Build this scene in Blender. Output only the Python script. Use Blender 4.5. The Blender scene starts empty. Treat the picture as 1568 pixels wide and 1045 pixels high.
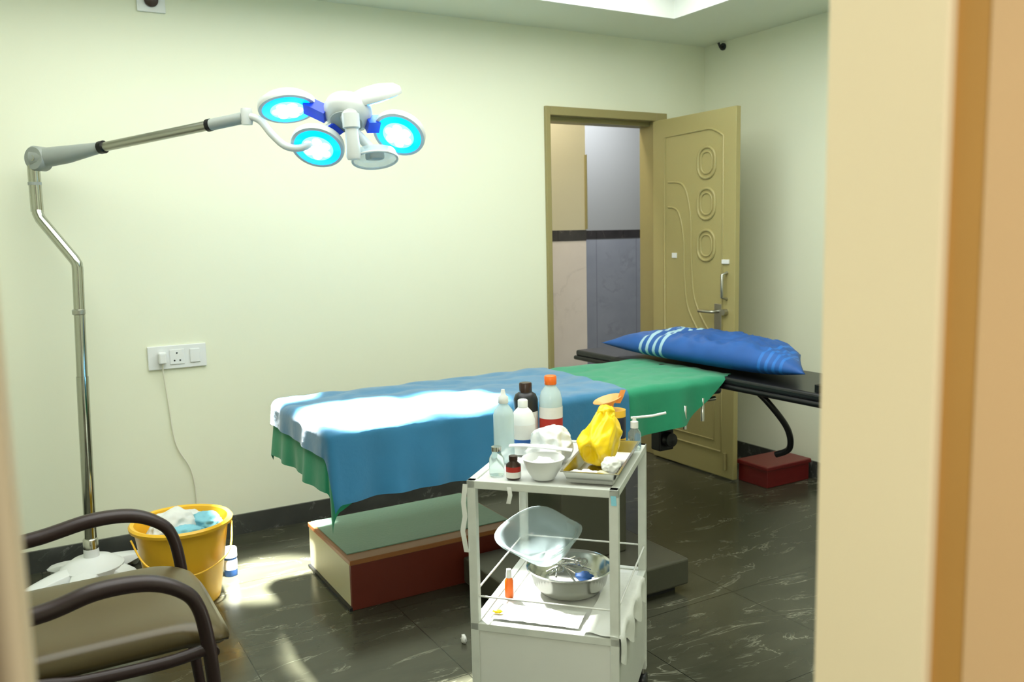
import bpy, bmesh, math, random
from mathutils import Vector, Matrix, noise
random.seed(7)
D=bpy.data; SC=bpy.context.scene
try:
    SC.view_settings.view_transform='Standard'; SC.view_settings.look='None'
    SC.view_settings.exposure=0.0
except Exception: pass

# ---------------------------------------------------------------- helpers
def lin(c):
    o=[]
    for x in c:
        x=x/255.0
        o.append(x/12.92 if x<=0.04045 else ((x+0.055)/1.055)**2.4)
    return (o[0],o[1],o[2],1.0)
def newmat(name):
    m=D.materials.new(name); m.use_nodes=True
    nt=m.node_tree; b=nt.nodes['Principled BSDF']
    return m,nt,b
def mat(name,c,rough=0.5,metal=0.0,var=0.06,vs=6.0,bump=0.0,bs=40.0,trans=0.0,emit=None,es=0.0,alpha=1.0,coat=0.0,sheen=0.0,ior=1.45,facet=0.0,fs=30.0):
    m,nt,b=newmat(name); N=nt.nodes; L=nt.links
    base=lin(c)
    tc=N.new('ShaderNodeTexCoord'); nz=N.new('ShaderNodeTexNoise')
    nz.inputs['Scale'].default_value=vs; nz.inputs['Detail'].default_value=4
    L.new(tc.outputs['Object'],nz.inputs['Vector'])
    mx=N.new('ShaderNodeMix'); mx.data_type='RGBA'
    L.new(nz.outputs['Fac'],mx.inputs[0])
    mx.inputs[6].default_value=tuple([max(0,x*(1-var)) for x in base[:3]]+[1])
    mx.inputs[7].default_value=tuple([min(1,x*(1+var)) for x in base[:3]]+[1])
    L.new(mx.outputs[2],b.inputs['Base Color'])
    b.inputs['Roughness'].default_value=rough; b.inputs['Metallic'].default_value=metal
    b.inputs['IOR'].default_value=ior
    if trans: b.inputs['Transmission Weight'].default_value=trans
    if coat: b.inputs['Coat Weight'].default_value=coat
    if sheen: b.inputs['Sheen Weight'].default_value=sheen
    if alpha<1: b.inputs['Alpha'].default_value=alpha
    if emit: 
        b.inputs['Emission Color'].default_value=lin(emit); b.inputs['Emission Strength'].default_value=es
    if bump:
        n2=N.new('ShaderNodeTexNoise'); n2.inputs['Scale'].default_value=bs; n2.inputs['Detail'].default_value=5
        L.new(tc.outputs['Object'],n2.inputs['Vector'])
        bp=N.new('ShaderNodeBump'); bp.inputs['Strength'].default_value=bump; bp.inputs['Distance'].default_value=0.01
        L.new(n2.outputs['Fac'],bp.inputs['Height']); L.new(bp.outputs['Normal'],b.inputs['Normal'])
    if facet:
        vo=N.new('ShaderNodeTexVoronoi'); vo.inputs['Scale'].default_value=fs; vo.feature='F1'
        L.new(tc.outputs['Object'],vo.inputs['Vector'])
        bp=N.new('ShaderNodeBump'); bp.inputs['Strength'].default_value=facet; bp.inputs['Distance'].default_value=0.012
        L.new(vo.outputs['Distance'],bp.inputs['Height']); L.new(bp.outputs['Normal'],b.inputs['Normal'])
    return m
M=Matrix.Identity(4)
def setM(m=None):
    global M; M=m if m is not None else Matrix.Identity(4)
def empty(name):
    e=D.objects.new(name,None); e.empty_display_size=0.1; SC.collection.objects.link(e); return e
def mk(name,vs,fs,m,parent=None,smooth=False,bevel=0,sub=0,autos=False):
    me=D.meshes.new(name); me.from_pydata([tuple(M@Vector(v)) for v in vs],[],fs); me.update()
    bm=bmesh.new(); bm.from_mesh(me); bmesh.ops.recalc_face_normals(bm,faces=bm.faces); bm.to_mesh(me); bm.free()
    o=D.objects.new(name,me); SC.collection.objects.link(o)
    if m: me.materials.append(m)
    if smooth: 
        for p in me.polygons: p.use_smooth=True
    if parent: o.parent=parent
    if bevel:
        b=o.modifiers.new('b','BEVEL'); b.width=bevel; b.segments=3; b.limit_method='ANGLE'
    if sub:
        s=o.modifiers.new('s','SUBSURF'); s.levels=sub; s.render_levels=sub
    return o
def box(name,x0,x1,y0,y1,z0,z1,m,parent=None,bevel=0.0):
    vs=[(x0,y0,z0),(x1,y0,z0),(x1,y1,z0),(x0,y1,z0),(x0,y0,z1),(x1,y0,z1),(x1,y1,z1),(x0,y1,z1)]
    fs=[(0,3,2,1),(4,5,6,7),(0,1,5,4),(1,2,6,5),(2,3,7,6),(3,0,4,7)]
    return mk(name,vs,fs,m,parent,bevel=bevel)
def frame_to(dirv):
    z=Vector(dirv).normalized()
    return z.to_track_quat('Z','Y').to_matrix().to_4x4()
def lathe(name,prof,m,parent=None,c=(0,0,0),d=(0,0,1),seg=40,sy=1.0,caps=True,wob=None):
    T=Matrix.Translation(Vector(c))@frame_to(d)
    vs=[];fs=[]
    n=len(prof)
    for i,(r,z) in enumerate(prof):
        for k in range(seg):
            a=2*math.pi*k/seg
            rr=r; zz=z
            if wob: rr,zz=wob(r,z,a,i)
            vs.append(tuple(T@Vector((rr*math.cos(a),rr*math.sin(a)*sy,zz))))
    for i in range(n-1):
        for k in range(seg):
            k2=(k+1)%seg
            fs.append((i*seg+k,i*seg+k2,(i+1)*seg+k2,(i+1)*seg+k))
    if caps:
        if prof[0][0]>1e-5: fs.append(tuple(range(seg))[::-1])
        if prof[-1][0]>1e-5: fs.append(tuple((n-1)*seg+k for k in range(seg)))
    o=mk(name,vs,fs,m,parent,smooth=True)
    es=o.modifiers.new('e','EDGE_SPLIT'); es.split_angle=math.radians(50)
    return o
def cr(P,t):
    n=len(P)-1; i=min(int(t),n-1); u=t-i
    p0=P[max(i-1,0)];p1=P[i];p2=P[i+1];p3=P[min(i+2,n)]
    return 0.5*((2*p1)+(p2-p0)*u+(2*p0-5*p1+4*p2-p3)*u*u+(3*p1-p0-3*p2+p3)*u**3)
def tube(name,pts,r,m,parent=None,smoothpath=False,seg=14,flat=1.0,closed=False,upv=(0,0,1),radii=None):
    P=[Vector(p) for p in pts]
    if smoothpath:
        n=(len(P)-1)*8; Q=[cr(P,i/8.0) for i in range(n+1)]
        if radii: radii=[radii[min(int(i/8),len(radii)-2)]*(1-(i/8-min(int(i/8),len(radii)-2)))+radii[min(int(i/8),len(radii)-2)+1]*(i/8-min(int(i/8),len(radii)-2)) for i in range(n+1)]
        P=Q
    vs=[];fs=[];n=len(P)
    prev=None
    for i,p in enumerate(P):
        if closed: t=(P[(i+1)%n]-P[i-1])
        else: t=(P[min(i+1,n-1)]-P[max(i-1,0)])
        t.normalize()
        if prev is None:
            u=Vector(upv)
            if abs(t.dot(u))>0.95: u=Vector((1,0,0))
        else: u=prev
        s=t.cross(u).normalized(); u=s.cross(t).normalized(); prev=u
        rr=radii[i] if radii else r
        for k in range(seg):
            a=2*math.pi*k/seg
            vs.append(tuple(p+s*math.cos(a)*rr+u*math.sin(a)*rr*flat))
    rng=n if closed else n-1
    for i in range(rng):
        j=(i+1)%n
        for k in range(seg):
            k2=(k+1)%seg
            fs.append((i*seg+k,i*seg+k2,j*seg+k2,j*seg+k))
    if not closed:
        fs.append(tuple(range(seg))[::-1]); fs.append(tuple((n-1)*seg+k for k in range(seg)))
    o=mk(name,vs,fs,m,parent,smooth=True)
    es=o.modifiers.new('e','EDGE_SPLIT'); es.split_angle=math.radians(60)
    return o
def blob(name,c,s,m,parent=None,amp=0.25,fr=3.0,seed=0,sub=4,flatz=None,rot=0,crease=0.0,shape=None):
    bm=bmesh.new(); bmesh.ops.create_icosphere(bm,subdivisions=sub,radius=1)
    R3=Matrix.Rotation(rot,3,'Z')
    for v in bm.verts:
        p=v.co.copy()
        n=noise.noise(p*fr+Vector((seed,seed*2,0)))+0.5*noise.noise(p*fr*2.3+Vector((seed*3,1,0)))
        if crease:
            w=p+Vector((noise.noise(p*1.5),noise.noise(p*1.5+Vector((5,5,5))),noise.noise(p*1.5+Vector((9,1,2)))))*.5
            n-= crease*(1-min(1,abs(noise.noise(w*2.2+Vector((seed,0,seed))))*5))
        p*= (1+amp*n)
        if shape: p=shape(p)
        q=Vector((p.x*s[0],p.y*s[1],p.z*s[2]))
        q=R3@q
        if flatz is not None: q.z=max(q.z,flatz)
        v.co=M@(q+Vector(c))
    me=D.meshes.new(name); bm.to_mesh(me); bm.free()
    for p in me.polygons: p.use_smooth=True
    me.materials.append(m)
    o=D.objects.new(name,me); SC.collection.objects.link(o)
    if parent: o.parent=parent
    return o
def crumple(name,c,s,m,parent,seed=0,sub=4,flatz=None,amp=.5,k=2.2,smooth=False,rot=0,shape=None):
    # negative amp = raised ridges between flat facets (crumpled film)
    bm=bmesh.new(); bmesh.ops.create_icosphere(bm,subdivisions=sub,radius=1)
    R3=Matrix.Rotation(rot,3,'Z')
    for v in bm.verts:
        p=v.co.copy()
        d,pt=noise.voronoi(p*k+Vector((seed*1.3,seed*.7,seed)))
        n=(d[1]-d[0])
        r=1+amp*(min(n,.6)-.3)+.18*noise.noise(p*1.3+Vector((seed,0,0)))
        p*=r
        if shape: p=shape(p)
        q=R3@Vector((p.x*s[0],p.y*s[1],p.z*s[2]))
        if flatz is not None: q.z=max(q.z,flatz)
        v.co=M@(q+Vector(c))
    me=D.meshes.new(name); bm.to_mesh(me); bm.free()
    for p in me.polygons: p.use_smooth=True
    me.materials.append(m)
    o=D.objects.new(name,me); SC.collection.objects.link(o); o.parent=parent
    return o

# ---------------------------------------------------------------- materials
def wallmat(name,c,rough=0.55):
    return mat(name,c,rough,var=0.025,vs=1.3,bump=0.03,bs=60)
m_wall=wallmat('wall_paint',(229,233,211))
m_ceil=wallmat('ceiling_paint',(230,236,220))
m_tray=wallmat('tray_paint',(242,247,242))
def marble(name,base,base2,vein,tile,rough,veinw=0.012,vs=1.6,dims=True,vein_amt=0.55,stretch=2.2,v0=.46,v1=.66):
    m,nt,b=newmat(name); N=nt.nodes;L=nt.links
    tc=N.new('ShaderNodeTexCoord'); mp=N.new('ShaderNodeMapping'); L.new(tc.outputs['Object'],mp.inputs[0])
    mp.inputs['Rotation'].default_value=(0,0,0.5)
    mp.inputs['Scale'].default_value=(1,stretch,1)
    n1=N.new('ShaderNodeTexNoise'); n1.inputs['Scale'].default_value=vs; n1.inputs['Detail'].default_value=7; n1.inputs['Roughness'].default_value=0.6; n1.inputs['Distortion'].default_value=0.8
    L.new(mp.outputs[0],n1.inputs['Vector'])
    def absd(src,c0):
        a=N.new('ShaderNodeMath');a.operation='SUBTRACT';L.new(src,a.inputs[0]);a.inputs[1].default_value=c0
        q=N.new('ShaderNodeMath');q.operation='ABSOLUTE';L.new(a.outputs[0],q.inputs[0]);return q.outputs[0]
    r1=N.new('ShaderNodeMapRange'); L.new(absd(n1.outputs['Fac'],0.5),r1.inputs[0]); r1.inputs[1].default_value=0;r1.inputs[2].default_value=veinw;r1.inputs[3].default_value=1;r1.inputs[4].default_value=0
    n2=N.new('ShaderNodeTexNoise'); n2.inputs['Scale'].default_value=vs*2.3; n2.inputs['Detail'].default_value=5;L.new(mp.outputs[0],n2.inputs['Vector'])
    r2=N.new('ShaderNodeMapRange');L.new(n2.outputs['Fac'],r2.inputs[0]);r2.inputs[1].default_value=v0;r2.inputs[2].default_value=v1
    mu=N.new('ShaderNodeMath');mu.operation='MULTIPLY';L.new(r1.outputs[0],mu.inputs[0]);L.new(r2.outputs[0],mu.inputs[1])
    mu2=N.new('ShaderNodeMath');mu2.operation='MULTIPLY';L.new(mu.outputs[0],mu2.inputs[0]);mu2.inputs[1].default_value=vein_amt
    mx=N.new('ShaderNodeMix');mx.data_type='RGBA';L.new(n2.outputs['Fac'],mx.inputs[0]);mx.inputs[6].default_value=lin(base);mx.inputs[7].default_value=lin(base2)
    mv=N.new('ShaderNodeMix');mv.data_type='RGBA';L.new(mu2.outputs[0],mv.inputs[0]);L.new(mx.outputs[2],mv.inputs[6]);mv.inputs[7].default_value=lin(vein)
    out=mv.outputs[2]
    if tile:
        br=N.new('ShaderNodeTexBrick');L.new(tc.outputs['Object'],br.inputs['Vector'])
        br.offset=0.0; br.inputs['Scale'].default_value=1.0; br.inputs['Brick Width'].default_value=tile; br.inputs['Row Height'].default_value=tile; br.inputs['Mortar Size'].default_value=0.0018; br.inputs['Mortar Smooth'].default_value=0.0
        mt=N.new('ShaderNodeMix');mt.data_type='RGBA';L.new(br.outputs['Fac'],mt.inputs[0]);L.new(out,mt.inputs[6]);mt.inputs[7].default_value=lin(tuple(x*0.7 for x in base))
        out=mt.outputs[2]
    L.new(out,b.inputs['Base Color']); b.inputs['Roughness'].default_value=rough
    return m
m_floor=marble('floor_marble',(46,47,38),(76,76,62),(180,180,160),0.6,0.2,veinw=.009,vs=1.9,stretch=2.6,v0=.42,v1=.62,vein_amt=.42)
m_base=marble('skirting_marble',(50,52,50),(76,78,74),(150,150,145),0,0.25,vs=4)
m_hall_hi=wallmat('hall_paint_warm_lit',(200,192,164))  # beige wall, warm light of the near side mixed into its colour
m_hall_hi2=wallmat('hall_paint_cool_lit',(176,178,176))  # bluish light of the far side mixed into the wall colour
m_tile_l=marble('hall_tile_warm_lit',(232,222,216),(214,202,196),(185,176,172),0.45,0.2,veinw=0.03,vs=2,vein_amt=0.4)  # marble tile with the warm light put into its base colour
m_tile_r=marble('hall_tile_cool_lit',(150,156,168),(176,180,190),(120,125,135),0.45,0.2,veinw=0.03,vs=2,vein_amt=0.4)  # marble tile with the bluish light put into its base colour
m_band=marble('hall_tile_band',(40,38,40),(70,66,66),(150,140,130),0.3,0.25,vs=5)
m_door=mat('door_paint_olive',(164,154,104),0.32,var=0.05,vs=3)
m_dframe=mat('door_frame_paint',(150,140,94),0.4,var=0.06,vs=4)
m_jamb=mat('jamb_cream',(236,222,186),0.5,var=0.02,vs=3)
m_jgold=mat('jamb_gold_wood',(184,138,70),0.45,var=0.08,vs=8)
m_jtan=mat('jamb_tan',(214,178,132),0.5,var=0.04,vs=4)
m_steel=mat('stainless_steel',(200,200,195),0.18,1.0,var=0.03)
m_steeld=mat('brushed_steel',(178,178,170),0.34,1.0,var=0.06)
m_chrome=mat('chrome_pole',(180,182,172),0.12,1.0,var=0.02)
m_whitep=mat('white_plastic',(226,230,230),0.3,var=0.01)
m_lampw=mat('lamp_white_shell',(200,206,204),0.3,var=0.01)
m_white=mat('white_enamel',(214,217,212),0.35,var=0.04,vs=12)
m_whitechip=mat('white_chipped_paint',(204,209,202),0.4,var=0.12,vs=22)
m_greyp=mat('grey_plastic',(150,158,154),0.4,var=0.02)
m_black=mat('black_vinyl',(26,27,30),0.35,var=0.2,vs=10)
m_blackm=mat('black_metal',(22,22,24),0.35,0.3)
m_blueconn=mat('blue_plastic',(18,60,200),0.3,var=0.03)
m_cyan=mat('lamp_lens_cyan',(0,110,240),0.3,var=0.0,emit=(0,160,252),es=2.3)
m_cyan2=mat('lamp_led_glow',(120,210,250),0.3,var=0.0,emit=(90,212,255),es=4.0)  # paler emissive tone imitating the soft glow around the LEDs
m_led=mat('lamp_led',(240,255,255),0.3,var=0.0,emit=(205,246,255),es=11)
m_blue=mat('drape_blue',(26,108,150),0.62,var=0.10,vs=7,bump=0.3,bs=16,sheen=0.4)
m_green=mat('drape_green',(22,134,96),0.8,var=0.08,vs=9,bump=0.2,bs=20,sheen=0.2)
m_stoolr=mat('red_brown_paint',(108,44,32),0.35,var=0.1,vs=5)
m_redbox=mat('dark_red_paint',(108,28,28),0.35,var=0.08,vs=5)
m_stoolc=mat('cream_laminate',(206,202,168),0.45,var=0.06)
m_stoolg=mat('green_mat',(128,164,144),0.4,var=0.08,bump=0.2,bs=80)
m_stoolt=mat('brown_wood_trim',(158,102,58),0.4,var=0.1)
m_tablegrey=mat('table_grey_paint',(78,78,66),0.35,0.2,var=0.1)
m_yb=mat('bucket_yellow',(244,190,50),0.3,var=0.04)
m_ybag=mat('yellow_polythene',(250,212,12),0.32,var=0.06,vs=12,bump=.25,bs=35)
m_tissue=mat('tissue_white',(220,223,218),0.8,var=0.04,bump=0.3,bs=25)
m_tissb=mat('tissue_lightblue',(130,195,212),0.8,var=0.05,bump=0.3,bs=25)
m_film=mat('white_polythene',(216,222,222),0.35,var=0.03,bump=.25,bs=35)
m_clear=mat('clear_plastic',(225,240,240),0.12,var=0.0,trans=0.85,ior=1.2)
m_clearb=mat('cloudy_plastic',(205,226,230),0.15,var=0.02,alpha=0.42)
m_liquid=mat('bottle_translucent',(205,228,232),0.2,var=0.02,alpha=0.75)
m_orange=mat('orange_plastic',(236,110,30),0.35,var=0.03)
m_peach=mat('peach_plastic',(240,160,90),0.35,var=0.03)
m_dbrown=mat('dark_brown_plastic',(50,30,22),0.3)
m_label=mat('paper_label',(222,222,218),0.6,var=0.05,vs=40)
m_redl=mat('red_label',(170,40,30),0.5,var=0.1,vs=30)
m_bluel=mat('blue_label',(40,90,160),0.5,var=0.1,vs=30)
m_navy=mat('navy_tin',(28,36,60),0.35,var=0.1,vs=30)
m_chairf=mat('chair_frame_brown',(46,32,32),0.35,var=0.05)
m_chairs=mat('chair_vinyl_olive',(88,76,48),0.3,var=0.06,vs=5)
m_cable=mat('cable_white',(222,222,205),0.5)
m_dark=mat('dark_hole',(15,15,15),0.6)

# ---------------------------------------------------------------- room
XL,XR,YB,YF,ZC=-1.3,3.95,4.24,0.56,2.62
box('floor',XL-.1,6.2,-1.6,6.6,-.06,0,m_floor)
wb=empty('wall_back')
DX0,DX1,DZ=2.74,3.58,2.145
box('panel_left',XL,DX0,YB,YB+.15,0,ZC+.3,m_wall,wb)
box('panel_right',DX1,XR+.15,YB,YB+.15,0,ZC+.3,m_wall,wb)
box('panel_top',DX0,DX1,YB,YB+.15,DZ,ZC+.3,m_wall,wb)
box('wall_right',XR,XR+.15,YF,YB,0,ZC+.3,m_wall)
box('wall_left',XL-.15,XL,YF,YB+.15,0,ZC+.3,m_wall)
wf=empty('wall_front')
box('panel_left',XL-.15,-.14,YF-.14,YF,0,ZC+.3,m_wall,wf)
box('panel_right',.80,XR+.15,YF-.14,YF,0,ZC+.3,m_wall,wf)
box('panel_top',-.14,.80,YF-.14,YF,2.14,ZC+.3,m_wall,wf)
fj=empty('door_frame')
box('jamb_right',.68,.80,.442,.565,0,2.14,m_jamb,fj,.004)
box('jamb_right_bead',.690,.80,.412,.442,0,2.14,m_jgold,fj)
box('jamb_right_outer',.685,.86,.25,.412,0,2.2,m_jtan,fj,.004)
box('jamb_left',-.14,-.008,.436,.565,0,2.14,m_jamb,fj,.004)
box('jamb_left_bead',-.14,-.03,.404,.436,0,2.14,m_jgold,fj)
box('jamb_head',-.14,.80,.436,.565,2.06,2.14,m_jamb,fj,.004)
ce=empty('ceiling')
TX0,TX1,TY0,TY1,TZ=-.55,3.27,1.1,3.75,2.80
box('border_back',XL,XR,TY1,YB,ZC,ZC+.2,m_ceil,ce)
box('border_front',XL,XR,YF,TY0,ZC,ZC+.2,m_ceil,ce)
box('border_right',TX1,XR,TY0,TY1,ZC,ZC+.2,m_ceil,ce)
box('border_left',XL,TX0,TY0,TY1,ZC,ZC+.2,m_ceil,ce)
box('tray_top',XL,XR,YF,YB,TZ+.02,TZ+.08,m_tray,ce)
for n,a in (('lip_back',(TX0,TX1,TY1-.012,TY1,ZC-.006,TZ+.02)),('lip_right',(TX1-.012,TX1,TY0,TY1,ZC-.006,TZ+.02)),('lip_front',(TX0,TX1,TY0,TY0+.012,ZC-.006,TZ+.02)),('lip_left',(TX0,TX0+.012,TY0,TY1,ZC-.006,TZ+.02))):
    box(n,*a,m_tray,ce)
bb=empty('baseboard_back')
box('seg_left',XL,DX0-.03,YB-.012,YB,0,.1,m_base,bb)
box('seg_right',DX1+.06,XR,YB-.012,YB,0,.1,m_base,bb)
box('baseboard_right',XR-.012,XR,YF,YB-.012,0,.1,m_base)
box('baseboard_left',XL,XL+.012,YF,YB-.012,0,.1,m_base)
hl=empty('wall_hallway')
def hallwall(n,x0,x1,y0,y1,hi,lo):
    box(n+'_tile',x0,x1,y0,y1,0,1.40,lo,hl)
    box(n+'_band',x0-.001,x1+.001,y0-.003,y1,1.40,1.475,m_band,hl)
    box(n+'_paint',x0,x1,y0,y1,1.475,3.0,hi,hl)
hallwall('near',2.2,3.54,5.0,5.12,m_hall_hi,m_tile_l)
hallwall('far',2.2,6.2,6.2,6.3,m_hall_hi2,m_tile_r)
hallwall('end',6.1,6.2,4.39,6.2,m_hall_hi2,m_tile_r)
hallwall('side',2.1,2.2,4.39,6.2,m_hall_hi,m_tile_l)
box('edge_strip',3.532,3.545,4.985,5.0,1.48,2.0,m_dframe,hl)
box('ceiling_hallway',2.1,6.2,4.39,6.3,2.9,3.0,m_ceil)

# ---------------------------------------------------------------- door
dr=empty('door_1')
dz=2.185
box('frame_left',2.715,2.748,YB-.02,YB+.15,0,dz,m_dframe,dr,.004)
box('frame_right',3.535,3.62,YB-.02,YB+.15,0,dz,m_dframe,dr,.004)
box('frame_top',2.748,3.535,YB-.02,YB+.15,2.135,dz,m_dframe,dr,.004)
box('frame_stop_left',2.748,2.762,YB+.05,YB+.15,0,2.135,m_dframe,dr)
box('frame_stop_top',2.748,3.535,YB+.05,YB+.15,2.11,2.135,m_dframe,dr)
LX=3.50
box('leaf',LX,LX+.035,3.505,4.215,.01,2.13,m_door,dr,.003)
def L3(y,z,o=0.0): return (LX-o,y,z)
def mould(n,pts,r=.007,closed=True,sm=False): 
    return tube(n,[L3(y,z,.001) for y,z in pts],r,m_door,dr,closed=closed,smoothpath=sm,seg=8,upv=(1,0,0))
pts=[(3.60,.78),(3.60,1.98)]+[(3.60+.13*i/6,1.98+.05*math.sin(i/6*math.pi/2)) for i in range(1,7)]+[(4.10,2.02),(4.10,.78)]
mould('panel_upper',pts)
mould('panel_lower',[(3.60,.16),(3.60,.66),(4.10,.66),(4.10,.16)])
mould('panel_lower_inner',[(3.66,.22),(3.66,.60),(4.04,.60),(4.04,.22)],.005)
def rrect(cy,cz,w,h,r_,n=6):
    o=[]
    for k,(sx,sz) in enumerate(((1,1),(-1,1),(-1,-1),(1,-1))):
        for i in range(n+1):
            a=math.pi/2*k+math.pi/2*i/n
            o.append((cy+sx*(w-r_)+r_*math.cos(a),cz+sz*(h-r_)+r_*math.sin(a)))
    return o
for i,z in enumerate((1.84,1.605,1.365)):
    mould('ring_outer_%d'%i,rrect(3.735,z,.070,.088,.066,9),.009)
    mould('ring_inner_%d'%i,rrect(3.735,z,.046,.062,.043,9),.006)
mould('arc_a',[(4.07,1.75),(3.93,1.72),(3.87,1.55),(3.86,1.3),(3.83,1.05),(3.72,.88),(3.62,.82)],.006,False,True)
mould('arc_b',[(4.07,1.60),(3.98,1.57),(3.93,1.42),(3.92,1.2),(3.89,1.0),(3.80,.86)],.006,False,True)
box('lock_plate',LX-.008,LX,3.60,3.66,.86,1.03,m_steeld,dr,.003)
tube('lock_lever',[L3(3.63,.985,.008),L3(3.63,.985,.05),L3(3.64,.985,.055),L3(3.74,.985,.055)],.009,m_steeld,dr)
tube('lock_knob',[L3(3.57,.985,.0),L3(3.57,.985,.03)],.018,m_steeld,dr)
tube('pull_handle',[L3(3.565,1.06,0),L3(3.565,1.07,.04),L3(3.565,1.2,.04),L3(3.565,1.21,0)],.009,m_steeld,dr)
box('bolt',LX-.012,LX,3.545,3.60,1.26,1.285,m_whitep,dr,.003)
box('latch_1',LX-.006,LX,3.99,4.03,1.29,1.32,m_whitep,dr)
for i,z in enumerate((.3,1.1,1.85)): tube('hinge_%d'%i,[(3.52,4.222,z-.05),(3.52,4.222,z+.05)],.008,m_dframe,dr)
tube('rod_bottom',[L3(3.56,.06,.012),L3(3.56,.16,.012)],.01,m_dframe,dr)

# ---------------------------------------------------------------- wall fittings
sw=empty('wall_socket')
box('plate',.505,.765,YB-.012,YB,.862,.972,m_whitep,sw,.003)
box('module_socket',.60,.665,YB-.016,YB-.012,.882,.952,m_whitep,sw,.002)
box('module_switch',.69,.735,YB-.018,YB-.012,.885,.95,m_whitep,sw,.003)
for i,(dx,dzz) in enumerate(((.632,.935),(.62,.9),(.645,.9))): tube('hole_%d'%i,[(dx,YB-.0162,dzz),(dx,YB-.0168,dzz)],.004,m_dark,sw)
box('plug',.548,.583,YB-.045,YB-.012,.89,.945,m_whitep,sw,.008)
tube('cable',[(.565,YB-.035,.892),(.566,YB-.02,.84),(.58,YB-.008,.7),(.60,YB-.008,.5),(.66,YB-.008,.36),(.675,YB-.008,.2),(.66,YB-.016,.06),(.62,YB-.03,.006)],.0032,m_cable,sw,True,seg=8)
jb=empty('junction_box')
box('plate',.57,.69,YB-.012,YB,2.48,2.60,m_whitep,jb,.003)
lathe('rose',[(.03,0),(.03,.012),(.012,.02),(0,.02)],m_dbrown,jb,c=(.63,YB-.012,2.53),d=(0,-1,0),seg=24)
hk=empty('wall_hook')
tube('hook',[(XR,4.07,2.59),(XR-.03,4.07,2.585),(XR-.045,4.07,2.61)],.008,m_black,hk)
tube('cap',[(XR-.001,4.07,2.59),(XR-.012,4.07,2.59)],.022,m_black,hk)

# ---------------------------------------------------------------- operating table
ot=empty('operating_table')
BX0,BX1,BY0,BY1=.90,2.72,2.78,3.42
box('base',1.50,2.26,2.50,3.02,.03,.14,m_tablegrey,ot,.01)
box('base_foot',1.54,2.22,2.54,2.98,0,.03,m_black,ot)
box('column',1.78,2.10,2.70,2.98,.14,.52,m_tablegrey,ot,.008)
box('column_upper',1.83,2.05,2.75,2.95,.52,.70,m_steeld,ot,.004)
box('table_frame',1.0,2.66,2.84,3.36,.685,.72,m_blackm,ot,.004)
box('mattress',BX0,BX1-.01,BY0,BY1,.72,.795,m_black,ot,.015)
tube('side_rail',[(1.0,2.80,.70),(2.68,2.80,.70)],.010,m_steel,ot)
box('arm_board',2.70,3.12,1.95,3.93,.765,.80,m_black,ot,.012)
tube('arm_board_rail',[(2.70,1.95,.757),(2.70,3.93,.757)],.012,m_blackm,ot)
tube('board_support',[(2.78,2.68,.76),(2.80,2.60,.70),(2.88,2.56,.58),(2.92,2.58,.48),(2.90,2.64,.44)],.014,m_blackm,ot,True)
tube('board_support_2',[(2.78,2.68,.76),(2.74,2.78,.755)],.012,m_steeld,ot)
tube('clamp_rod',[(2.45,2.79,.70),(2.45,2.74,.70),(2.45,2.74,.60)],.008,m_steel,ot)
tube('clamp_rod_2',[(2.56,2.79,.72),(2.56,2.75,.72),(2.56,2.75,.62)],.008,m_steel,ot)
lathe('clamp_knob',[(0,0),(.03,.0),(.035,.015),(.03,.035),(0,.04)],m_blackm,ot,c=(2.40,2.80,.55),d=(0,-1,.1),seg=20)
box('clamp_block',2.36,2.44,2.80,2.86,.50,.68,m_blackm,ot,.006)
lathe('board_knob',[(0,0),(.022,0),(.022,.03),(0,.035)],m_blackm,ot,c=(2.74,2.27,.80),seg=16)

def sheet(name,m,X0,X1,Y0,Y1,z,a_over,bfun,bfar,off,nu=150,nv=110,x1fun=None):
    vs=[];fs=[]
    for i in range(nu+1):
        for j in range(nv+1):
            s=i/nu; t=j/nv
            x=(X0-a_over)+s*(X1-X0+a_over)
            b=bfun(x); ya=Y0-b; yb=Y1+bfar
            y=ya+t*(yb-ya)
            if x1fun: x=(X0-a_over)+s*(x1fun(y)-X0+a_over)
            a=max(0,X0-x); bb_=max(0,Y0-y); cc=max(0,y-Y1); e=bb_ if bb_>0 else -cc
            h=math.hypot(a,e); r=.03
            cx=max(x,X0); cy=min(max(y,Y0),Y1)
            px=cx; py=cy; pz=z
            n1=noise.noise(Vector((x*3,y*3,1.3)))
            if h>0:
                dx,dy=-a/h,-e/h
                if h<r*math.pi/2:
                    an=h/r; out=r*math.sin(an); dp=r*(1-math.cos(an))
                else:
                    out=r; dp=r+(h-r*math.pi/2)
                k=min(1,dp/.25)
                ang=math.atan2(abs(e),a+1e-6)
                sc=cx*1.0-cy*1.0+ang*.12
                fold=math.sin(sc*21+1.2*n1)*.5+math.sin(sc*43+2.0)*.25+noise.noise(Vector((sc*9,3,dp*2)))*.7
                out+=k*(.022*fold+.02)
                px+=dx*out; py+=dy*out; pz-=dp
            wr=abs(noise.noise(Vector((x*5+2,y*7,0))))*.014+noise.noise(Vector((x*13,y*11,4)))*.004
            if h==0: pz+=wr
            else: pz+=wr*max(0,1-h/.06)
            if off and h>0:
                px+=dx*off; py+=dy*off
            vs.append((px,py,pz))
    for i in range(nu):
        for j in range(nv):
            a=i*(nv+1)+j
            fs.append((a,a+1,a+nv+2,a+nv+1))
    return mk(name,vs,fs,m,None,smooth=True)
def gb(x):
    if x<.90: return .29
    if x<1.02: return .29-.07*(x-.90)/.12
    if x<2.2: return .22
    if x<2.45: return .22-.02*(x-2.2)/.25
    return max(.0,.20*(1-(x-2.45)/.29))
gs=sheet('green_drape_sheet',m_green,BX0,2.76,BY0,BY1,.802,.235,gb,.12,0.0,nu=190)
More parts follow.
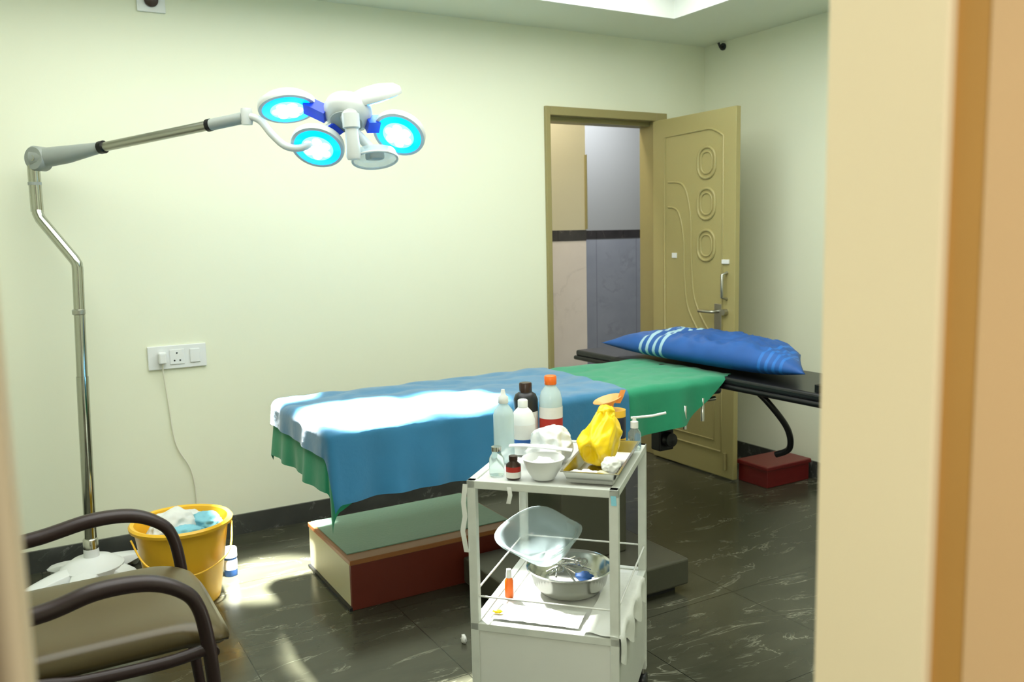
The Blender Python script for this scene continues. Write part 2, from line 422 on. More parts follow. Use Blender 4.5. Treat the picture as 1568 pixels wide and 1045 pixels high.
bs=sheet('blue_drape_sheet',m_blue,BX0,2.16,BY0,BY1,.809,.115,lambda x:.28+.015*math.sin(x*4),.05,.012,nu=150,
    x1fun=lambda y:2.16+.05*(y-3.1))
def pillow():
    A=Vector((2.68,3.66,0));B=Vector((2.71,2.32,0));C=Vector((3.12,2.70,0));E=Vector((3.2,3.54,0))
    vs=[];fs=[];n=64
    def pt(s,t,top):
        p=(A*(1-s)+B*s)*(1-t)+(E*(1-s)+C*s)*t
        u=abs(2*s-1); v=abs(2*t-1)
        hgt=((1-u**3.8)*(1-v**3.2))**.55
        mid=(A+B+C+E)/4
        pin=.03*(1-u*u)*(v**3)+.02*(1-v*v)*(u**3)
        p=p+(mid-p)*pin
        w=noise.noise(Vector((s*6,t*4,2)))*.014-abs(noise.noise(Vector((s*12+3,t*5+s*3,7))))*.034+.5*noise.noise(Vector((s*20,t*12,1)))*.012
        z=.868+ (hgt*(.090+w) if top else -hgt*.055)
        return (p.x,p.y,max(z,.807))
    for top in (True,False):
        for i in range(n+1):
            for j in range(n+1): vs.append(pt(i/n,j/n,top))
    N1=(n+1)**2
    for k in (0,N1):
        for i in range(n):
            for j in range(n):
                a=k+i*(n+1)+j; q=(a,a+1,a+n+2,a+n+1); fs.append(q if k==0 else q[::-1])
    o=mk('pillow',vs,fs,None,None,smooth=True)
    bm=bmesh.new(); bm.from_mesh(o.data); bmesh.ops.remove_doubles(bm,verts=bm.verts,dist=.0004); bmesh.ops.recalc_face_normals(bm,faces=bm.faces); bm.to_mesh(o.data); bm.free()
    m,nt,b=newmat('pillow_blue_stripes'); N=nt.nodes;L=nt.links
    tc=N.new('ShaderNodeTexCoord'); sp=N.new('ShaderNodeSeparateXYZ'); L.new(tc.outputs['Object'],sp.inputs[0])
    def band(center,w,src):
        s=N.new('ShaderNodeMath');s.operation='SUBTRACT';L.new(src,s.inputs[0]);s.inputs[1].default_value=center
        a=N.new('ShaderNodeMath');a.operation='ABSOLUTE';L.new(s.outputs[0],a.inputs[0])
        c=N.new('ShaderNodeMath');c.operation='LESS_THAN';L.new(a.outputs[0],c.inputs[0]);c.inputs[1].default_value=w
        return c.outputs[0]
    mxx=N.new('ShaderNodeMath');mxx.operation='MULTIPLY_ADD';L.new(sp.outputs[0],mxx.inputs[0]);mxx.inputs[1].default_value=-.27;L.new(sp.outputs[1],mxx.inputs[2])
    src=mxx.outputs[0]
    def addm(a,b_):
        q=N.new('ShaderNodeMath');q.operation='MAXIMUM';L.new(a,q.inputs[0]);L.new(b_,q.inputs[1]);return q.outputs[0]
    w=band(2.47,.010,src)
    for c in (2.52,2.57,2.62): w=addm(w,band(c,.010,src))
    l=band(1.72,.008,src)
    for c in (1.76,1.80,1.84): l=addm(l,band(c,.008,src))
    nz=N.new('ShaderNodeTexNoise');nz.inputs['Scale'].default_value=8;L.new(tc.outputs['Object'],nz.inputs['Vector'])
    c0=N.new('ShaderNodeMix');c0.data_type='RGBA';L.new(nz.outputs['Fac'],c0.inputs[0]);c0.inputs[6].default_value=lin((2,60,124));c0.inputs[7].default_value=lin((6,86,164))
    c1=N.new('ShaderNodeMix');c1.data_type='RGBA';L.new(w,c1.inputs[0]);L.new(c0.outputs[2],c1.inputs[6]);c1.inputs[7].default_value=lin((150,186,200))
    c2=N.new('ShaderNodeMix');c2.data_type='RGBA';L.new(l,c2.inputs[0]);L.new(c1.outputs[2],c2.inputs[6]);c2.inputs[7].default_value=lin((20,100,180))
    L.new(c2.outputs[2],b.inputs['Base Color']); b.inputs['Roughness'].default_value=.6
    o.data.materials.append(m); return o
pillow()

# ---------------------------------------------------------------- step stool under the table
st=empty('step_stool')
SX0,SX1,SY0,SY1=1.04,1.80,3.075,3.62
box('body_front',SX0,SX1,SY0,SY0+.02,.0,.185,m_stoolr,st,.002)
box('body_side_left',SX0,SX0+.02,SY0+.02,SY1,.0,.185,m_stoolc,st,.002)
box('body_side_right',SX1-.02,SX1,SY0+.02,SY1,.0,.185,m_stoolc,st,.002)
box('body_back',SX0+.02,SX1-.02,SY1-.02,SY1,.0,.185,m_stoolr,st)
box('top_board',SX0-.004,SX1,SY0-.004,SY1,.185,.205,m_stoolt,st,.003)
box('top_mat',SX0+.01,SX1-.01,SY0+.07,SY1-.01,.205,.209,m_stoolg,st)
box('edge_left_foot',SX0-.012,SX0,SY0,SY1,0,.012,m_black,st)
rp=empty('foot_platform')
box('body',3.56,3.90,3.30,3.52,0,.10,m_redbox,rp,.004)
box('top',3.55,3.91,3.29,3.53,.10,.125,m_redbox,rp,.006)

# ---------------------------------------------------------------- surgical lamp
lp=empty('surgical_lamp')
bx,by=.19,3.95
def leg(n,ang,L_,w):
    a=math.radians(ang); d=Vector((math.cos(a),math.sin(a),0)); s=Vector((-d.y,d.x,0))
    vs=[];fs=[]
    k=10
    for i in range(k+1):
        t=i/k; ww=w*(1-.35*t); zt=.105-.05*t*t
        c=Vector((bx,by,0))+d*(L_*t)
        if i==k: ww*=.7
        vs+= [tuple(c+s*ww+Vector((0,0,.045))),tuple(c+s*ww*.8+Vector((0,0,zt-.01))),tuple(c+Vector((0,0,zt))),tuple(c-s*ww*.8+Vector((0,0,zt-.01))),tuple(c-s*ww+Vector((0,0,.045)))]
    for i in range(k):
        for j in range(4): fs.append((i*5+j,i*5+j+1,(i+1)*5+j+1,(i+1)*5+j))
        fs.append((i*5+4,i*5,(i+1)*5,(i+1)*5+4))
    fs.append((0,1,2,3,4)); fs.append(tuple(k*5+q for q in (4,3,2,1,0)))
    mk(n,vs,fs,m_whitep,lp,smooth=True,bevel=.004)
    c=Vector((bx,by,0))+d*(L_-.03)
    lathe(n+'_caster',[(0,-.012),(.022,-.012),(.025,-.008),(.025,.008),(.022,.012),(0,.012)],m_greyp,lp,c=(c.x,c.y,.025),d=tuple(s),seg=20)
leg('leg_1',40,.26,.075); leg('leg_2',-30,.18,.07); leg('leg_3',200,.30,.065); leg('leg_4',-110,.24,.075); leg('leg_5',130,.24,.06)
lathe('base_hub',[(0,.045),(.12,.045),(.125,.085),(.08,.115),(.032,.125),(.03,.16),(0,.16)],m_whitep,lp,c=(bx,by,0))
lathe('pole_collar',[(.028,.12),(.03,.14),(.03,.20),(.025,.205)],m_steel,lp,c=(bx,by,0))
P0=(bx,by,.14);P1=(.232,3.985,1.36)
tube('pole_lower',[P0,(.214,3.97,.9)],.0245,m_chrome,lp)
tube('pole_upper',[(.214,3.97,.9),P1,],.022,m_chrome,lp)
lathe('pole_ring',[(.022,0),(.026,.003),(.026,.02),(.022,.023)],m_steeld,lp,c=(.222,3.976,1.16),seg=24)
tube('pole_crank',[(.232,3.985,1.34),(.231,3.987,1.372),(.222,3.992,1.392),(.115,4.07,1.560),(.107,4.078,1.584),(.106,4.083,1.61)],.022,m_chrome,lp)
tube('pole_neck',[(.106,4.083,1.59),(.107,4.083,1.78)],.0245,m_chrome,lp)
tube('pole_neck_ring',[(.106,4.083,1.70),(.106,4.083,1.712)],.0262,m_greyp,lp)
lathe('knuckle',[(0,-.032),(.045,-.032),(.05,-.026),(.05,.026),(.045,.032),(0,.032)],m_greyp,lp,c=(.13,4.07,1.807),d=(.74,.67,0),seg=30)
lathe('knuckle_screw',[(0,0),(.012,0),(.012,.006),(0,.006)],m_steeld,lp,c=(.107,4.048,1.807),d=(-.74,-.67,0),seg=16)
tube('arm_cover',[(.115,4.085,1.807),(.23,3.99,1.82),(.345,3.88,1.840)],.04,m_greyp,lp,radii=[.042,.036,.022],flat=1.0)
A0=Vector((.345,3.88,1.840)); A1=Vector((.70,3.46,1.896))
tube('arm_ring_1',[tuple(A0),tuple(A0+(A1-A0)*.04)],.026,m_blackm,lp)
tube('arm_tube',[tuple(A0),tuple(A1)],.019,m_steeld,lp)
tube('arm_ring_2',[tuple(A1-(A1-A0)*.03),tuple(A1)],.024,m_blackm,lp)
tube('arm_end',[tuple(A1),(.80,3.360,1.914)],.022,m_greyp,lp)
lathe('arm_joint',[(0,-.03),(.02,-.03),(.022,-.02),(.022,.02),(.02,.03),(0,.03)],m_lampw,lp,c=(.81,3.35,1.918),d=(0,0,1),seg=24)
tube('yoke',[(.815,3.345,1.92),(.85,3.31,1.90),(.885,3.28,1.845),(.93,3.25,1.80),(.99,3.215,1.80),(1.06,3.20,1.86),(1.12,3.17,1.90)],.014,m_lampw,lp,True)
hub=Vector((1.135,3.15,1.905)); nrm=Vector((-.32,-.42,-.85)).normalized()
lathe('hub_body',[(0,.085),(.05,.08),(.085,.055),(.092,.03),(.088,0),(.06,-.02),(0,-.022)],m_lampw,lp,c=tuple(hub),d=tuple(-nrm),seg=36)
lathe('hub_ring',[(.05,0),(.06,.004),(.06,.012),(.05,.014)],m_greyp,lp,c=tuple(hub+nrm*.028),d=tuple(-nrm),seg=36)
lathe('handle',[(0,-.03),(.032,-.03),(.032,.02),(.024,.025),(.027,.125),(.023,.135),(0,.137)],m_lampw,lp,c=(1.115,3.055,1.875),d=(.02,-.05,-1),seg=24)
tube('handle_mount',[tuple(hub),(1.115,3.055,1.895)],.03,m_lampw,lp)
pods=[('pod_1',(.945,3.27,1.940),(-.02,-.34,-.90),.108,1),
      ('pod_2',(1.035,3.215,1.795),(-.36,-.52,-.72),.100,1),
      ('pod_3',(1.310,3.075,1.838),(-.50,-.48,-.70),.100,1),
      ('pod_4',(1.25,3.16,1.975),(.32,.10,-.92),.112,1),
      ('pod_5',(1.220,3.10,1.745),(-.05,-.30,-.95),.085,0)]
for n,c,d,r,lit in pods:
    c=Vector(c); d=Vector(d).normalized()
    q=frame_to(d)
    if lit:
        lathe(n+'_shell',[(r*.88,-.001),(r,0),(r*1.02,.008),(r*1.0,.026),(r*.8,.044),(r*.35,.056),(0,.058)],m_lampw,lp,c=tuple(c),d=tuple(-d),seg=40,caps=False)
        lathe(n+'_lens',[(0,0.003),(r*.86,0.003),(r*.89,.000)],m_cyan,lp,c=tuple(c),d=tuple(d),seg=40,caps=False)
        lathe(n+'_core',[(0,0.0052),(r*.56,0.0052),(r*.60,.0032)],m_cyan2,lp,c=tuple(c),d=tuple(d),seg=40,caps=False)  # glow disc added beneath the LEDs for a soft gradient
        for k in range(7):
            a=k*2*math.pi/6+.3; rr=0 if k==6 else r*.36
            pp=c+q.to_3x3()@Vector((rr*math.cos(a),rr*math.sin(a),.0056))
            lathe(n+'_led_%d'%k,[(0,.005),(r*.15,.004),(r*.18,0)],m_led,lp,c=tuple(pp),d=tuple(d),seg=16,caps=False)
    else:
        lathe(n+'_shell',[(r*.5,.03),(r*.9,.02),(r,0),(r*1.02,.0),(r*.95,.028),(r*.5,.045),(0,.048)],m_clearb,lp,c=tuple(c),d=tuple(-d),seg=40,caps=False)
        tube(n+'_rim',[tuple(c+q.to_3x3()@Vector((r*math.cos(a*math.pi/16),r*math.sin(a*math.pi/16),0))) for a in range(32)],.005,m_lampw,lp,closed=True,seg=8)
        box(n+'_block',c.x-.03,c.x+.03,c.y-.03,c.y+.03,c.z,c.z+.05,m_greyp,lp,.01)
    v=(hub-c); vn=v.normalized(); e0=c+vn*r*.72-d*.03; e1=hub-vn*.075
    if lit: tube(n+'_arm',[tuple(e0),tuple(e1)],.042,m_blueconn,lp,seg=4,flat=.8)
    else:
        tube(n+'_arm',[tuple(c-d*.03),tuple(hub-Vector((0,0,.02)))],.018,m_lampw,lp)

# ---------------------------------------------------------------- bucket with waste
bk=empty('waste_bucket')
bc=(.505,3.57,0)
lathe('shell',[(0,.004),(.125,.004),(.13,.0),(.135,.012),(.178,.30),(.182,.315),(.197,.318),(.199,.33),(.192,.338),(.178,.334),(.172,.30),(.13,.02),(0,.014)],m_yb,bk,c=bc,seg=56)
tube('bail',[(bc[0]-.196,bc[1]-.05,.30),(bc[0]-.15,bc[1]-.17,.22),(bc[0],bc[1]-.185,.16),(bc[0]+.15,bc[1]-.12,.2),(bc[0]+.19,bc[1]-.03,.30)],.004,m_yb,bk,True,seg=8)
crumple('waste_paper',(bc[0]-.03,bc[1]-.02,.325),(.075,.07,.06),m_tissue,bk,3,4,amp=-.5,k=1.6)
crumple('waste_paper_2',(bc[0]-.08,bc[1]-.03,.30),(.055,.055,.04),m_tissue,bk,9,4,amp=-.5,k=1.8)
crumple('waste_blue',(bc[0]+.09,bc[1]-.02,.31),(.06,.07,.04),m_tissb,bk,5,4,amp=-.5,k=1.8)
crumple('waste_blue_2',(bc[0]+.0,bc[1]-.10,.30),(.07,.045,.035),m_tissb,bk,6,4,amp=-.5,k=1.8)
crumple('waste_back',(bc[0]+.02,bc[1]+.08,.30),(.09,.06,.04),m_tissue,bk,7,4,amp=-.5,k=1.8)
cn=empty('specimen_container')
cc0=(.715,3.72,0)
lathe('body',[(0,0),(.026,0),(.028,.005),(.028,.085),(0,.085)],m_bluel,cn,c=cc0,seg=24)
lathe('label',[(.0285,.03),(.0285,.075)],m_label,cn,c=cc0,seg=24,caps=False)
lathe('lid',[(0,.085),(.03,.085),(.03,.12),(.026,.125),(0,.125)],m_whitep,cn,c=cc0,seg=24)

# ---------------------------------------------------------------- trolley
tr=empty('instrument_trolley')
TM=Matrix.Translation((1.325,2.0,0))@Matrix.Rotation(math.radians(-47.5),4,'Z')
setM(TM)
W,Dp=.205,.25
for i,(a,b) in enumerate(((-W,-Dp),(W,-Dp),(W,Dp),(-W,Dp))):
    sa=-1 if a<0 else 1; sb=-1 if b<0 else 1
    box('post_%d'%i,a-.012*(1+sa),a+.012*(1-sa),b-.012*(1+sb),b+.012*(1-sb),.07,.80,m_whitechip,tr,.002)
    cx=a-.012*sa; cy=b-.012*sb
    tube('caster_stem_%d'%i,[(cx,cy,.045),(cx,cy,.075)],.008,m_steeld,tr)
    lathe('caster_%d'%i,[(0,-.012),(.024,-.012),(.027,-.008),(.027,.008),(.024,.012),(0,.012)],m_black,tr,c=(cx,cy,.027),d=(1,0,0),seg=20)
def shelf(n,z,th=.022):
    box(n+'_front',-W,W,-Dp,-Dp+.022,z-th,z,m_whitechip,tr,.002)
    box(n+'_back',-W,W,Dp-.022,Dp,z-th,z,m_whitechip,tr,.002)
    box(n+'_left',-W,-W+.022,-Dp+.022,Dp-.022,z-th,z,m_whitechip,tr,.002)
    box(n+'_right',W-.022,W,-Dp+.022,Dp-.022,z-th,z,m_whitechip,tr,.002)
    box(n+'_sheet',-W+.018,W-.018,-Dp+.018,Dp-.018,z-.010,z-.004,m_white,tr)
shelf('top',.80); shelf('mid',.40)
box('cab_front',-W+.022,W-.022,-Dp+.004,-Dp+.010,.10,.38,m_white,tr)
box('cab_back',-W+.022,W-.022,Dp-.010,Dp-.004,.10,.38,m_white,tr)
box('cab_left',-W+.004,-W+.010,-Dp+.022,Dp-.022,.10,.38,m_white,tr)
box('cab_right',W-.010,W-.004,-Dp+.022,Dp-.022,.10,.38,m_white,tr)
box('cab_floor',-W+.01,W-.01,-Dp+.01,Dp-.01,.09,.10,m_white,tr)
for n,pp in (('rail_front',[(-W+.01,-Dp+.006,.475),(W-.01,-Dp+.006,.475)]),('rail_right',[(W-.006,-Dp+.01,.475),(W-.006,Dp-.01,.475)]),('rail_left',[(-W+.006,-Dp+.01,.475),(-W+.006,Dp-.01,.475)]),('rail_back',[(-W+.01,Dp-.006,.475),(W-.01,Dp-.006,.475)])):
    tube(n,pp,.0028,m_white,tr,seg=8)
def strip(n,pts,w,m,par):
    vs=[];fs=[]
    for (x,y,z) in pts: vs+=[(x-w/2,y,z),(x+w/2,y,z)]
    for i in range(len(pts)-1): fs.append((2*i,2*i+1,2*i+3,2*i+2))
    return mk(n,vs,fs,m,par,smooth=True)
strip('tape_1',[(-W-.003,-Dp-.002,.79),(-W-.008,-Dp-.006,.74),(-W-.006,-Dp-.003,.70),(-W-.012,-Dp-.007,.66),(-W-.004,-Dp-.003,.60)],.014,m_tissue,tr)
strip('tape_2',[(-W+.12,-Dp-.002,.79),(-W+.125,-Dp-.008,.77),(-W+.118,-Dp-.004,.745)],.012,m_tissue,tr)
strip('tape_3',[(W-.012,-Dp-.002,.785),(W-.01,-Dp-.004,.76)],.014,m_tissb,tr)
# cloth over the right edge of the middle shelf, with an uneven hanging hem
vs=[];fs=[]
for i in range(25):
    for j in range(17):
        t=j/16; bcoord=-Dp+.0+i/24*.42
        over=.05+.045*abs(math.sin(i*.42+.4))
        xx=W-.10+t*(.10+over); z=.404
        if xx>W+.002:
            dn=xx-W; z-=dn; xx=W+.005+.008*math.sin(i*.8)*min(1,dn/.04)
        else: z+=.002*math.sin(i*.9+j)
        vs.append((xx,bcoord+.006*math.sin(j*.6),z+.003))
for i in range(24):
    for j in range(16):
        a=i*17+j; fs.append((a,a+1,a+18,a+17))
mk('shelf_cloth',vs,fs,m_tissue,tr,smooth=True)

def loc(al,be): return (-W+al*2*W, -Dp+be*2*Dp)
ZT=.801
def at(al,be,z=ZT):
    a,b=loc(al,be); return (a,b,z)
wbt=empty('wash_bottle')
lathe('body',[(0,0),(.027,0),(.030,.004),(.030,.135),(.026,.15),(.013,.167),(.012,.175),(0,.175)],m_liquid,wbt,c=at(.10,.42),seg=28)
lathe('cap',[(.014,.17),(.015,.171),(.015,.188),(.008,.194),(.005,.21),(0,.21)],m_whitep,wbt,c=at(.10,.42),seg=20)
sv=empty('saline_vial')
lathe('body',[(0,0),(.02,0),(.021,.004),(.021,.045),(.013,.058),(.013,.066),(0,.066)],m_clear,sv,c=at(.155,.14),seg=24)
lathe('cap',[(0,.066),(.014,.066),(.014,.078),(0,.078)],m_steel,sv,c=at(.155,.14),seg=20)
bb2=empty('brown_medicine_bottle')
c=at(.29,.09)
lathe('body',[(0,0),(.019,0),(.02,.003),(.02,.038),(.011,.046),(.011,.05),(0,.05)],m_dbrown,bb2,c=c,seg=24)
lathe('label',[(.0204,.008),(.0204,.034)],m_redl,bb2,c=c,seg=24,caps=False)
lathe('label_white',[(.0206,.004),(.0206,.02)],m_label,bb2,c=c,seg=24,caps=False)
lathe('cap',[(0,.05),(.012,.05),(.012,.062),(0,.062)],m_dbrown,bb2,c=c,seg=20)
pb=empty('peroxide_bottle'); c=at(.17,.62)
lathe('body',[(0,0),(.034,0),(.036,.004),(.036,.10),(.028,.125),(.014,.14),(0,.14)],m_whitep,pb,c=c,seg=28)
lathe('label',[(.0364,.02),(.0364,.09)],m_label,pb,c=c,seg=28,caps=False)
lathe('label_print',[(.0367,.035),(.0367,.047)],m_bluel,pb,c=c,seg=28,caps=False)
lathe('cap',[(.015,.14),(.015,.16),(.012,.163),(0,.163)],m_whitep,pb,c=c,seg=20)
db=empty('dark_antiseptic_bottle'); c=at(.11,.85)
lathe('body',[(0,0),(.036,0),(.038,.004),(.038,.14),(.032,.156),(.018,.165),(0,.165)],m_black,db,c=c,seg=28)
lathe('label',[(.0385,.02),(.0385,.105)],m_label,db,c=c,seg=28,caps=False)
lathe('cap',[(.02,.162),(.02,.19),(.018,.193),(0,.193)],m_dbrown,db,c=c,seg=20)
sb=empty('saline_bottle'); c=at(.30,.87)
lathe('body',[(0,0),(.034,0),(.036,.004),(.036,.06),(.034,.065),(.036,.07),(.036,.14),(.03,.165),(.016,.185),(.015,.19),(0,.19)],m_liquid,sb,c=c,seg=28)
lathe('label',[(.0365,.045),(.0365,.085)],m_redl,sb,c=c,seg=28,caps=False)
lathe('label_b',[(.0368,.085),(.0368,.12)],m_label,sb,c=c,seg=28,caps=False)
lathe('cap',[(.018,.188),(.019,.19),(.019,.213),(.016,.216),(0,.216)],m_orange,sb,c=c,seg=24)
gl=empty('white_polythene_bag'); 
crumple('crumple',at(.42,.50,ZT+.046),(.058,.056,.048),m_film,gl,3,5,flatz=-.045,amp=-.55,k=1.35)
crumple('crumple_2',at(.40,.36,ZT+.03),(.052,.034,.028),m_film,gl,8,4,flatz=-.029,amp=-.55,k=1.35)
sp=empty('plastic_spatula')
tube('blade',[at(.22,.22,ZT+.072),at(.34,.22,ZT+.075),at(.56,.24,ZT+.068),at(.64,.25,ZT+.064)],.012,m_whitep,sp,True,flat=.35)
bw=empty('white_bowl'); c=at(.48,.13)
lathe('shell',[(0,0),(.03,0),(.034,.006),(.048,.03),(.054,.052),(.058,.056),(.055,.058),(.05,.053),(.04,.02),(0,.008)],m_whitep,bw,c=c,seg=36)
crumple('cotton',(c[0],c[1],c[2]+.04),(.03,.03,.016),m_tissue,bw,4,3)
ty=empty('steel_instrument_tray')
def traymesh(n,x0,x1,y0,y1,z,h,fl,m,par):
    o=[(x0,y0),(x1,y0),(x1,y1),(x0,y1)]
    i1=[(x0+fl,y0+fl),(x1-fl,y0+fl),(x1-fl,y1-fl),(x0+fl,y1-fl)]
    vs=[(x,y,z+h) for x,y in [(x0-.006,y0-.006),(x1+.006,y0-.006),(x1+.006,y1+.006),(x0-.006,y1+.006)]]+[(x,y,z+h) for x,y in o]+[(x,y,z) for x,y in i1]
    fs=[]
    for k in range(4):
        k2=(k+1)%4
        fs.append((k,k2,4+k2,4+k)); fs.append((4+k,4+k2,8+k2,8+k))
    fs.append((8,9,10,11))
    ob=mk(n,vs,fs,m,par,bevel=0)
    s=ob.modifiers.new('s','SOLIDIFY'); s.thickness=.0015; s.offset=1
    return ob
traymesh('tray',.055,.198,-.225,.13,ZT+.001,.032,.012,m_steel,ty)
yb=empty('yellow_plastic_bag')
def bagshape(p):
    t=max(0,p.z); w=max(0,-p.z)
    return Vector((p.x*(1-.35*t)*(1-.2*w)+.30*t,p.y*(1-.40*t)*(1-.2*w)+.15*t,p.z))
crumple('bag',(.116,-.035,ZT+.080),(.052,.086,.078),m_ybag,yb,5,5,flatz=-.075,amp=-.5,k=1.2,shape=bagshape)
crumple('bag_knot',(.130,-.02,ZT+.146),(.024,.032,.022),m_ybag,yb,9,4,amp=-.7,k=1.4)
gz=empty('gauze_swabs')
for i in range(4):
    crumple('swab_%d'%i,(.085+.022*i,-.192+.010*(i%2),ZT+.020),(.020,.014,.010),m_tissue if i!=3 else m_stoolc,gz,i,3,rot=i)
crumple('swab_big',(.168,-.150,ZT+.036),(.024,.034,.020),m_tissue,gz,12,4,k=1.5,amp=-.5)
tn=empty('powder_tin'); c=at(.78,.88)
lathe('body',[(0,0),(.036,0),(.036,.115),(0,.115)],m_yb,tn,c=c,seg=28)
lathe('label',[(.0364,.03),(.0364,.095)],m_navy,tn,c=c,seg=28,caps=False)
lathe('label_b',[(.0366,.0),(.0366,.028)],m_yb,tn,c=c,seg=28,caps=False)
fn=empty('orange_funnel')
lathe('cone',[(.010,-.012),(.014,0),(.034,.014),(.046,.020),(.044,.022),(.032,.017),(.008,0.003)],m_peach,fn,c=(c[0]-.014,c[1],c[2]+.128),d=(-.25,-.12,.95),seg=28,caps=False)
strip('lip',[(c[0]+.012,c[1],c[2]+.135),(c[0]+.022,c[1]-.005,c[2]+.155),(c[0]+.030,c[1]-.006,c[2]+.178)],.016,m_peach,fn)
sz=empty('spray_bottle'); c=at(.94,.84)
lathe('body',[(0,0),(.018,0),(.020,.003),(.020,.05),(.012,.062),(.011,.068),(0,.068)],m_clear,sz,c=c,seg=24)
lathe('cap',[(0,.066),(.012,.066),(.012,.085),(.006,.088),(.006,.1),(0,.1)],m_whitep,sz,c=c,seg=20)
tube('nozzle',[(c[0]-.01,c[1]-.002,c[2]+.096),(c[0]+.05,c[1]+.02,c[2]+.10),(c[0]+.09,c[1]+.035,c[2]+.108)],.004,m_whitep,sz,seg=8)

ZM=.401
sbn=empty('steel_basin')
lathe('bowl',[(0,0),(.075,0),(.09,.006),(.108,.03),(.118,.07),(.128,.075),(.129,.078),(.126,.08),(.115,.074),(.104,.03),(.088,.010),(0,.006)],m_steel,sbn,c=(.01,.02,ZM),seg=56)
for i in range(9):
    a=i*.7; 
    p0=Vector((-.06*math.cos(a)+.02*math.sin(i*3),.02-.06*math.sin(a),ZM+.05+.006*(i%3))); p1=p0+Vector((.11*math.cos(a+.3),.10*math.sin(a+.3),.03))
    tube('forceps_%d'%i,[tuple(p0),tuple((p0+p1)/2+Vector((0,0,.01))),tuple(p1)],.003,m_steel,sbn,True,seg=8)
    if i%2==0:
        tube('ring_%d'%i,[tuple(p1+Vector((.012*math.cos(k*math.pi/6),.012*math.sin(k*math.pi/6),.005*math.sin(k*math.pi/6)))) for k in range(12)],.0025,m_steel,sbn,closed=True,seg=6)
blob('blue_scrap',(.06,-.01,ZM+.06),(.025,.02,.012),m_bluel,sbn,.4,2.5,2,3)
mkk=empty('clear_kidney_bowl')
def wob(r,z,a,i):
    return r*(1+.16*math.cos(2*a)+.05*math.cos(3*a+1)), z+(.012*math.cos(3*a+.5)+.01*math.cos(2*a))*(r/.11)
lathe('shell',[(0,0),(.04,.001),(.07,.012),(.088,.04),(.099,.075),(.112,.082),(.116,.080)],m_clearb,mkk,c=(-.055,-.01,ZM+.122),d=(-.10,-.42,.9),seg=56,caps=False,wob=wob)
ob_=empty('orange_cap_bottle'); c=(-.15,-.07,ZM)
lathe('body',[(0,0),(.012,0),(.013,.003),(.013,.05),(.008,.06),(0,.06)],m_orange,ob_,c=c,seg=20)
lathe('cap',[(0,.06),(.009,.06),(.007,.085),(0,.087)],m_whitep,ob_,c=c,seg=20)
pp_=empty('crumpled_papers')
vs=[];fs=[]
for i in range(21):
    for j in range(15):
        x=-.16+i/20*.25; y=-.222+j/14*.10
        vs.append((x,y,ZM+.002+.008*abs(noise.noise(Vector((x*22,y*22,1))))))
for i in range(20):
    for j in range(14):
        a=i*15+j; fs.append((a,a+1,a+16,a+15))
mk('sheet',vs,fs,m_tissue,pp_,smooth=True)
blob('yellow_bit',(-.145,-.195,ZM+.012),(.016,.008,.005),m_ybag,pp_,.3,2,1,2)
setM()
ts=empty('crumpled_tissue')
crumple('tissue',(1.285,2.60,.016),(.010,.014,.018),m_tissue,ts,4,3,flatz=-.015)

# ---------------------------------------------------------------- chair
ch=empty('armchair')
for n,y,sh,dzc in (('near',2.20,-.03,-.018),('far',2.80,0.0,-.02)):
    tube('arm_'+n,[(-.24,y,.56),(-.15,y,.60+dzc),(0,y,.615+dzc),(.14+sh,y,.64+dzc),(.25+sh,y,.635+dzc),(.325+sh,y,.60+dzc),(.365+sh,y,.53),(.385+sh,y,.42),(.40+sh,y,.2),(.42+sh,y,.0)],.021,m_chairf,ch,True,flat=.85,radii=[.02,.024,.026,.026,.025,.022,.021,.021,.02,.019])
    tube('leg_rear_'+n,[(-.20,y,.88),(-.185,y,.6),(-.16,y,.42),(-.20,y,.2),(-.26,y,0)],.018,m_chairf,ch,True)
    tube('side_rail_'+n,[(-.17,y,.44),(-.02,y,.42),(.1+sh,y,.405),(.28+sh,y,.40),(.38+sh,y,.41)],.016,m_chairf,ch,True)
tube('cross_front',[(.37,2.21,.39),(.37,2.79,.39)],.014,m_chairf,ch)
tube('cross_rear',[(-.17,2.20,.40),(-.17,2.80,.40)],.014,m_chairf,ch)
tube('top_rail',[(-.20,2.20,.88),(-.215,2.35,.90),(-.22,2.5,.905),(-.215,2.65,.90),(-.20,2.80,.88)],.018,m_chairf,ch,True)
def pad(n,x0,x1,y0,y1,z0,z1,m,par,curve=None,nn=24):
    vs=[];fs=[]
    for side in (1,-1):
        for i in range(nn+1):
            for j in range(nn+1):
                s=i/nn;t=j/nn;u=2*s-1;v=2*t-1
                e=max(0,(1-abs(u)**5))*max(0,(1-abs(v)**5))
                e=e**.45
                uu=u*(1-.06*abs(v)**6); vv=v*(1-.06*abs(u)**6)
                x=(x0+x1)/2+uu*(x1-x0)/2;y=(y0+y1)/2+vv*(y1-y0)/2
                z=(z0+z1)/2+side*e*(z1-z0)/2
                if curve: x,y,z=curve(x,y,z)
                vs.append((x,y,z))
    N1=(nn+1)**2
    for k in (0,N1):
        for i in range(nn):
            for j in range(nn):
                a=k+i*(nn+1)+j; fs.append((a,a+1,a+nn+2,a+nn+1))
    o=mk(n,vs,fs,m,par,smooth=True)
    bm=bmesh.new(); bm.from_mesh(o.data); bmesh.ops.remove_doubles(bm,verts=bm.verts,dist=.0005); bmesh.ops.recalc_face_normals(bm,faces=bm.faces); bm.to_mesh(o.data); bm.free()
    return o
pad('seat',-.16,.43,2.225,2.775,.385,.475,m_chairs,ch,lambda x,y,z:(x,y,z-max(0,x-.28)**2*1.6))
pad('backrest',-.02,.02,2.225,2.775,0,.40,m_chairs,ch,lambda x,y,z:(-.185+x*1.0-.03*(z)/.4,y,z+.48))

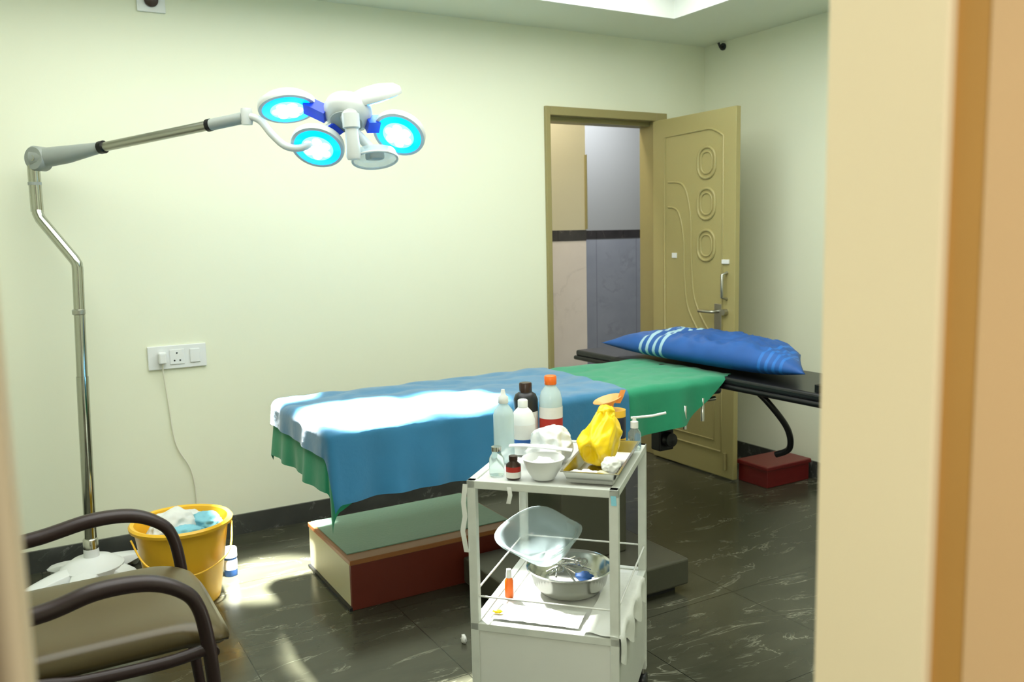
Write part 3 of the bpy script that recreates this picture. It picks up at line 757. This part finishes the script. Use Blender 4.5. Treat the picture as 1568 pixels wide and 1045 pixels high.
# ---------------------------------------------------------------- lights
def area(name,loc_,rot,sx,sy,e,c):
    l=D.lights.new(name,'AREA'); l.shape='RECTANGLE'; l.size=sx; l.size_y=sy; l.energy=e; l.color=c
    o=D.objects.new(name,l); o.location=loc_; o.rotation_euler=rot; SC.collection.objects.link(o); return o
area('tray_light',(1.36,2.42,2.79),(0,0,0),3.5,2.4,102,(.995,1.0,.945))
area('hall_light',(4.2,5.6,2.85),(0,0,0),.8,.4,30,(.90,.93,1.0))
area('hall_light_near',(2.9,4.65,2.85),(0,0,0),.3,.2,15,(1,.91,.84))
area('jamb_fill_light',(-.7,-.7,2.0),(math.radians(50),0,math.radians(-40)),.8,.5,30,(1,.94,.80))  # unseen fill lamp, added to light the door jambs warm
def spot(name,a,b,e,ang,c,blend=.35,rad=.04):
    l=D.lights.new(name,'SPOT'); l.energy=e; l.spot_size=math.radians(ang); l.spot_blend=blend; l.color=c; l.shadow_soft_size=rad
    o=D.objects.new(name,l); o.location=a; o.rotation_euler=(Vector(b)-Vector(a)).to_track_quat('-Z','Y').to_euler(); SC.collection.objects.link(o)
lc=(1.0,1.0,.93)
spot('lamp_beam_1',(.925,3.33,1.89),(.86,3.58,0),4400,18,lc,.6)
spot('lamp_beam_2',(1.01,3.18,1.77),(1.09,2.97,.8),3000,30,lc,.35)
spot('lamp_beam_3',(1.28,3.04,1.815),(1.42,2.95,.8),2900,25,lc,.45)
spot('lamp_beam_4',(1.03,3.15,1.76),(1.18,1.98,.40),900,16,lc,.5)

w=D.worlds.new('world'); SC.world=w; w.use_nodes=True
bg=w.node_tree.nodes['Background']; bg.inputs[0].default_value=(.95,.93,.85,1); bg.inputs[1].default_value=.25

# ---------------------------------------------------------------- camera
yaw=math.radians(30.2); p=math.radians(7.1); r=math.radians(1.3)
f=Vector((math.sin(yaw)*math.cos(p), math.cos(yaw)*math.cos(p), -math.sin(p)))
right=Vector((math.cos(yaw),-math.sin(yaw),0)); up=right.cross(f)
R=right*math.cos(r)-up*math.sin(r); U=up*math.cos(r)+right*math.sin(r)
cam=D.cameras.new('camera'); co=D.objects.new('camera',cam); SC.collection.objects.link(co)
mw=Matrix(((R.x,U.x,-f.x,0),(R.y,U.y,-f.y,0),(R.z,U.z,-f.z,1.45),(0,0,0,1)))
co.matrix_world=mw
cam.sensor_width=36; cam.lens=1302/1568*36; cam.clip_start=.02
cam.dof.use_dof=True; cam.dof.focus_distance=2.9; cam.dof.aperture_fstop=4.0
SC.camera=co
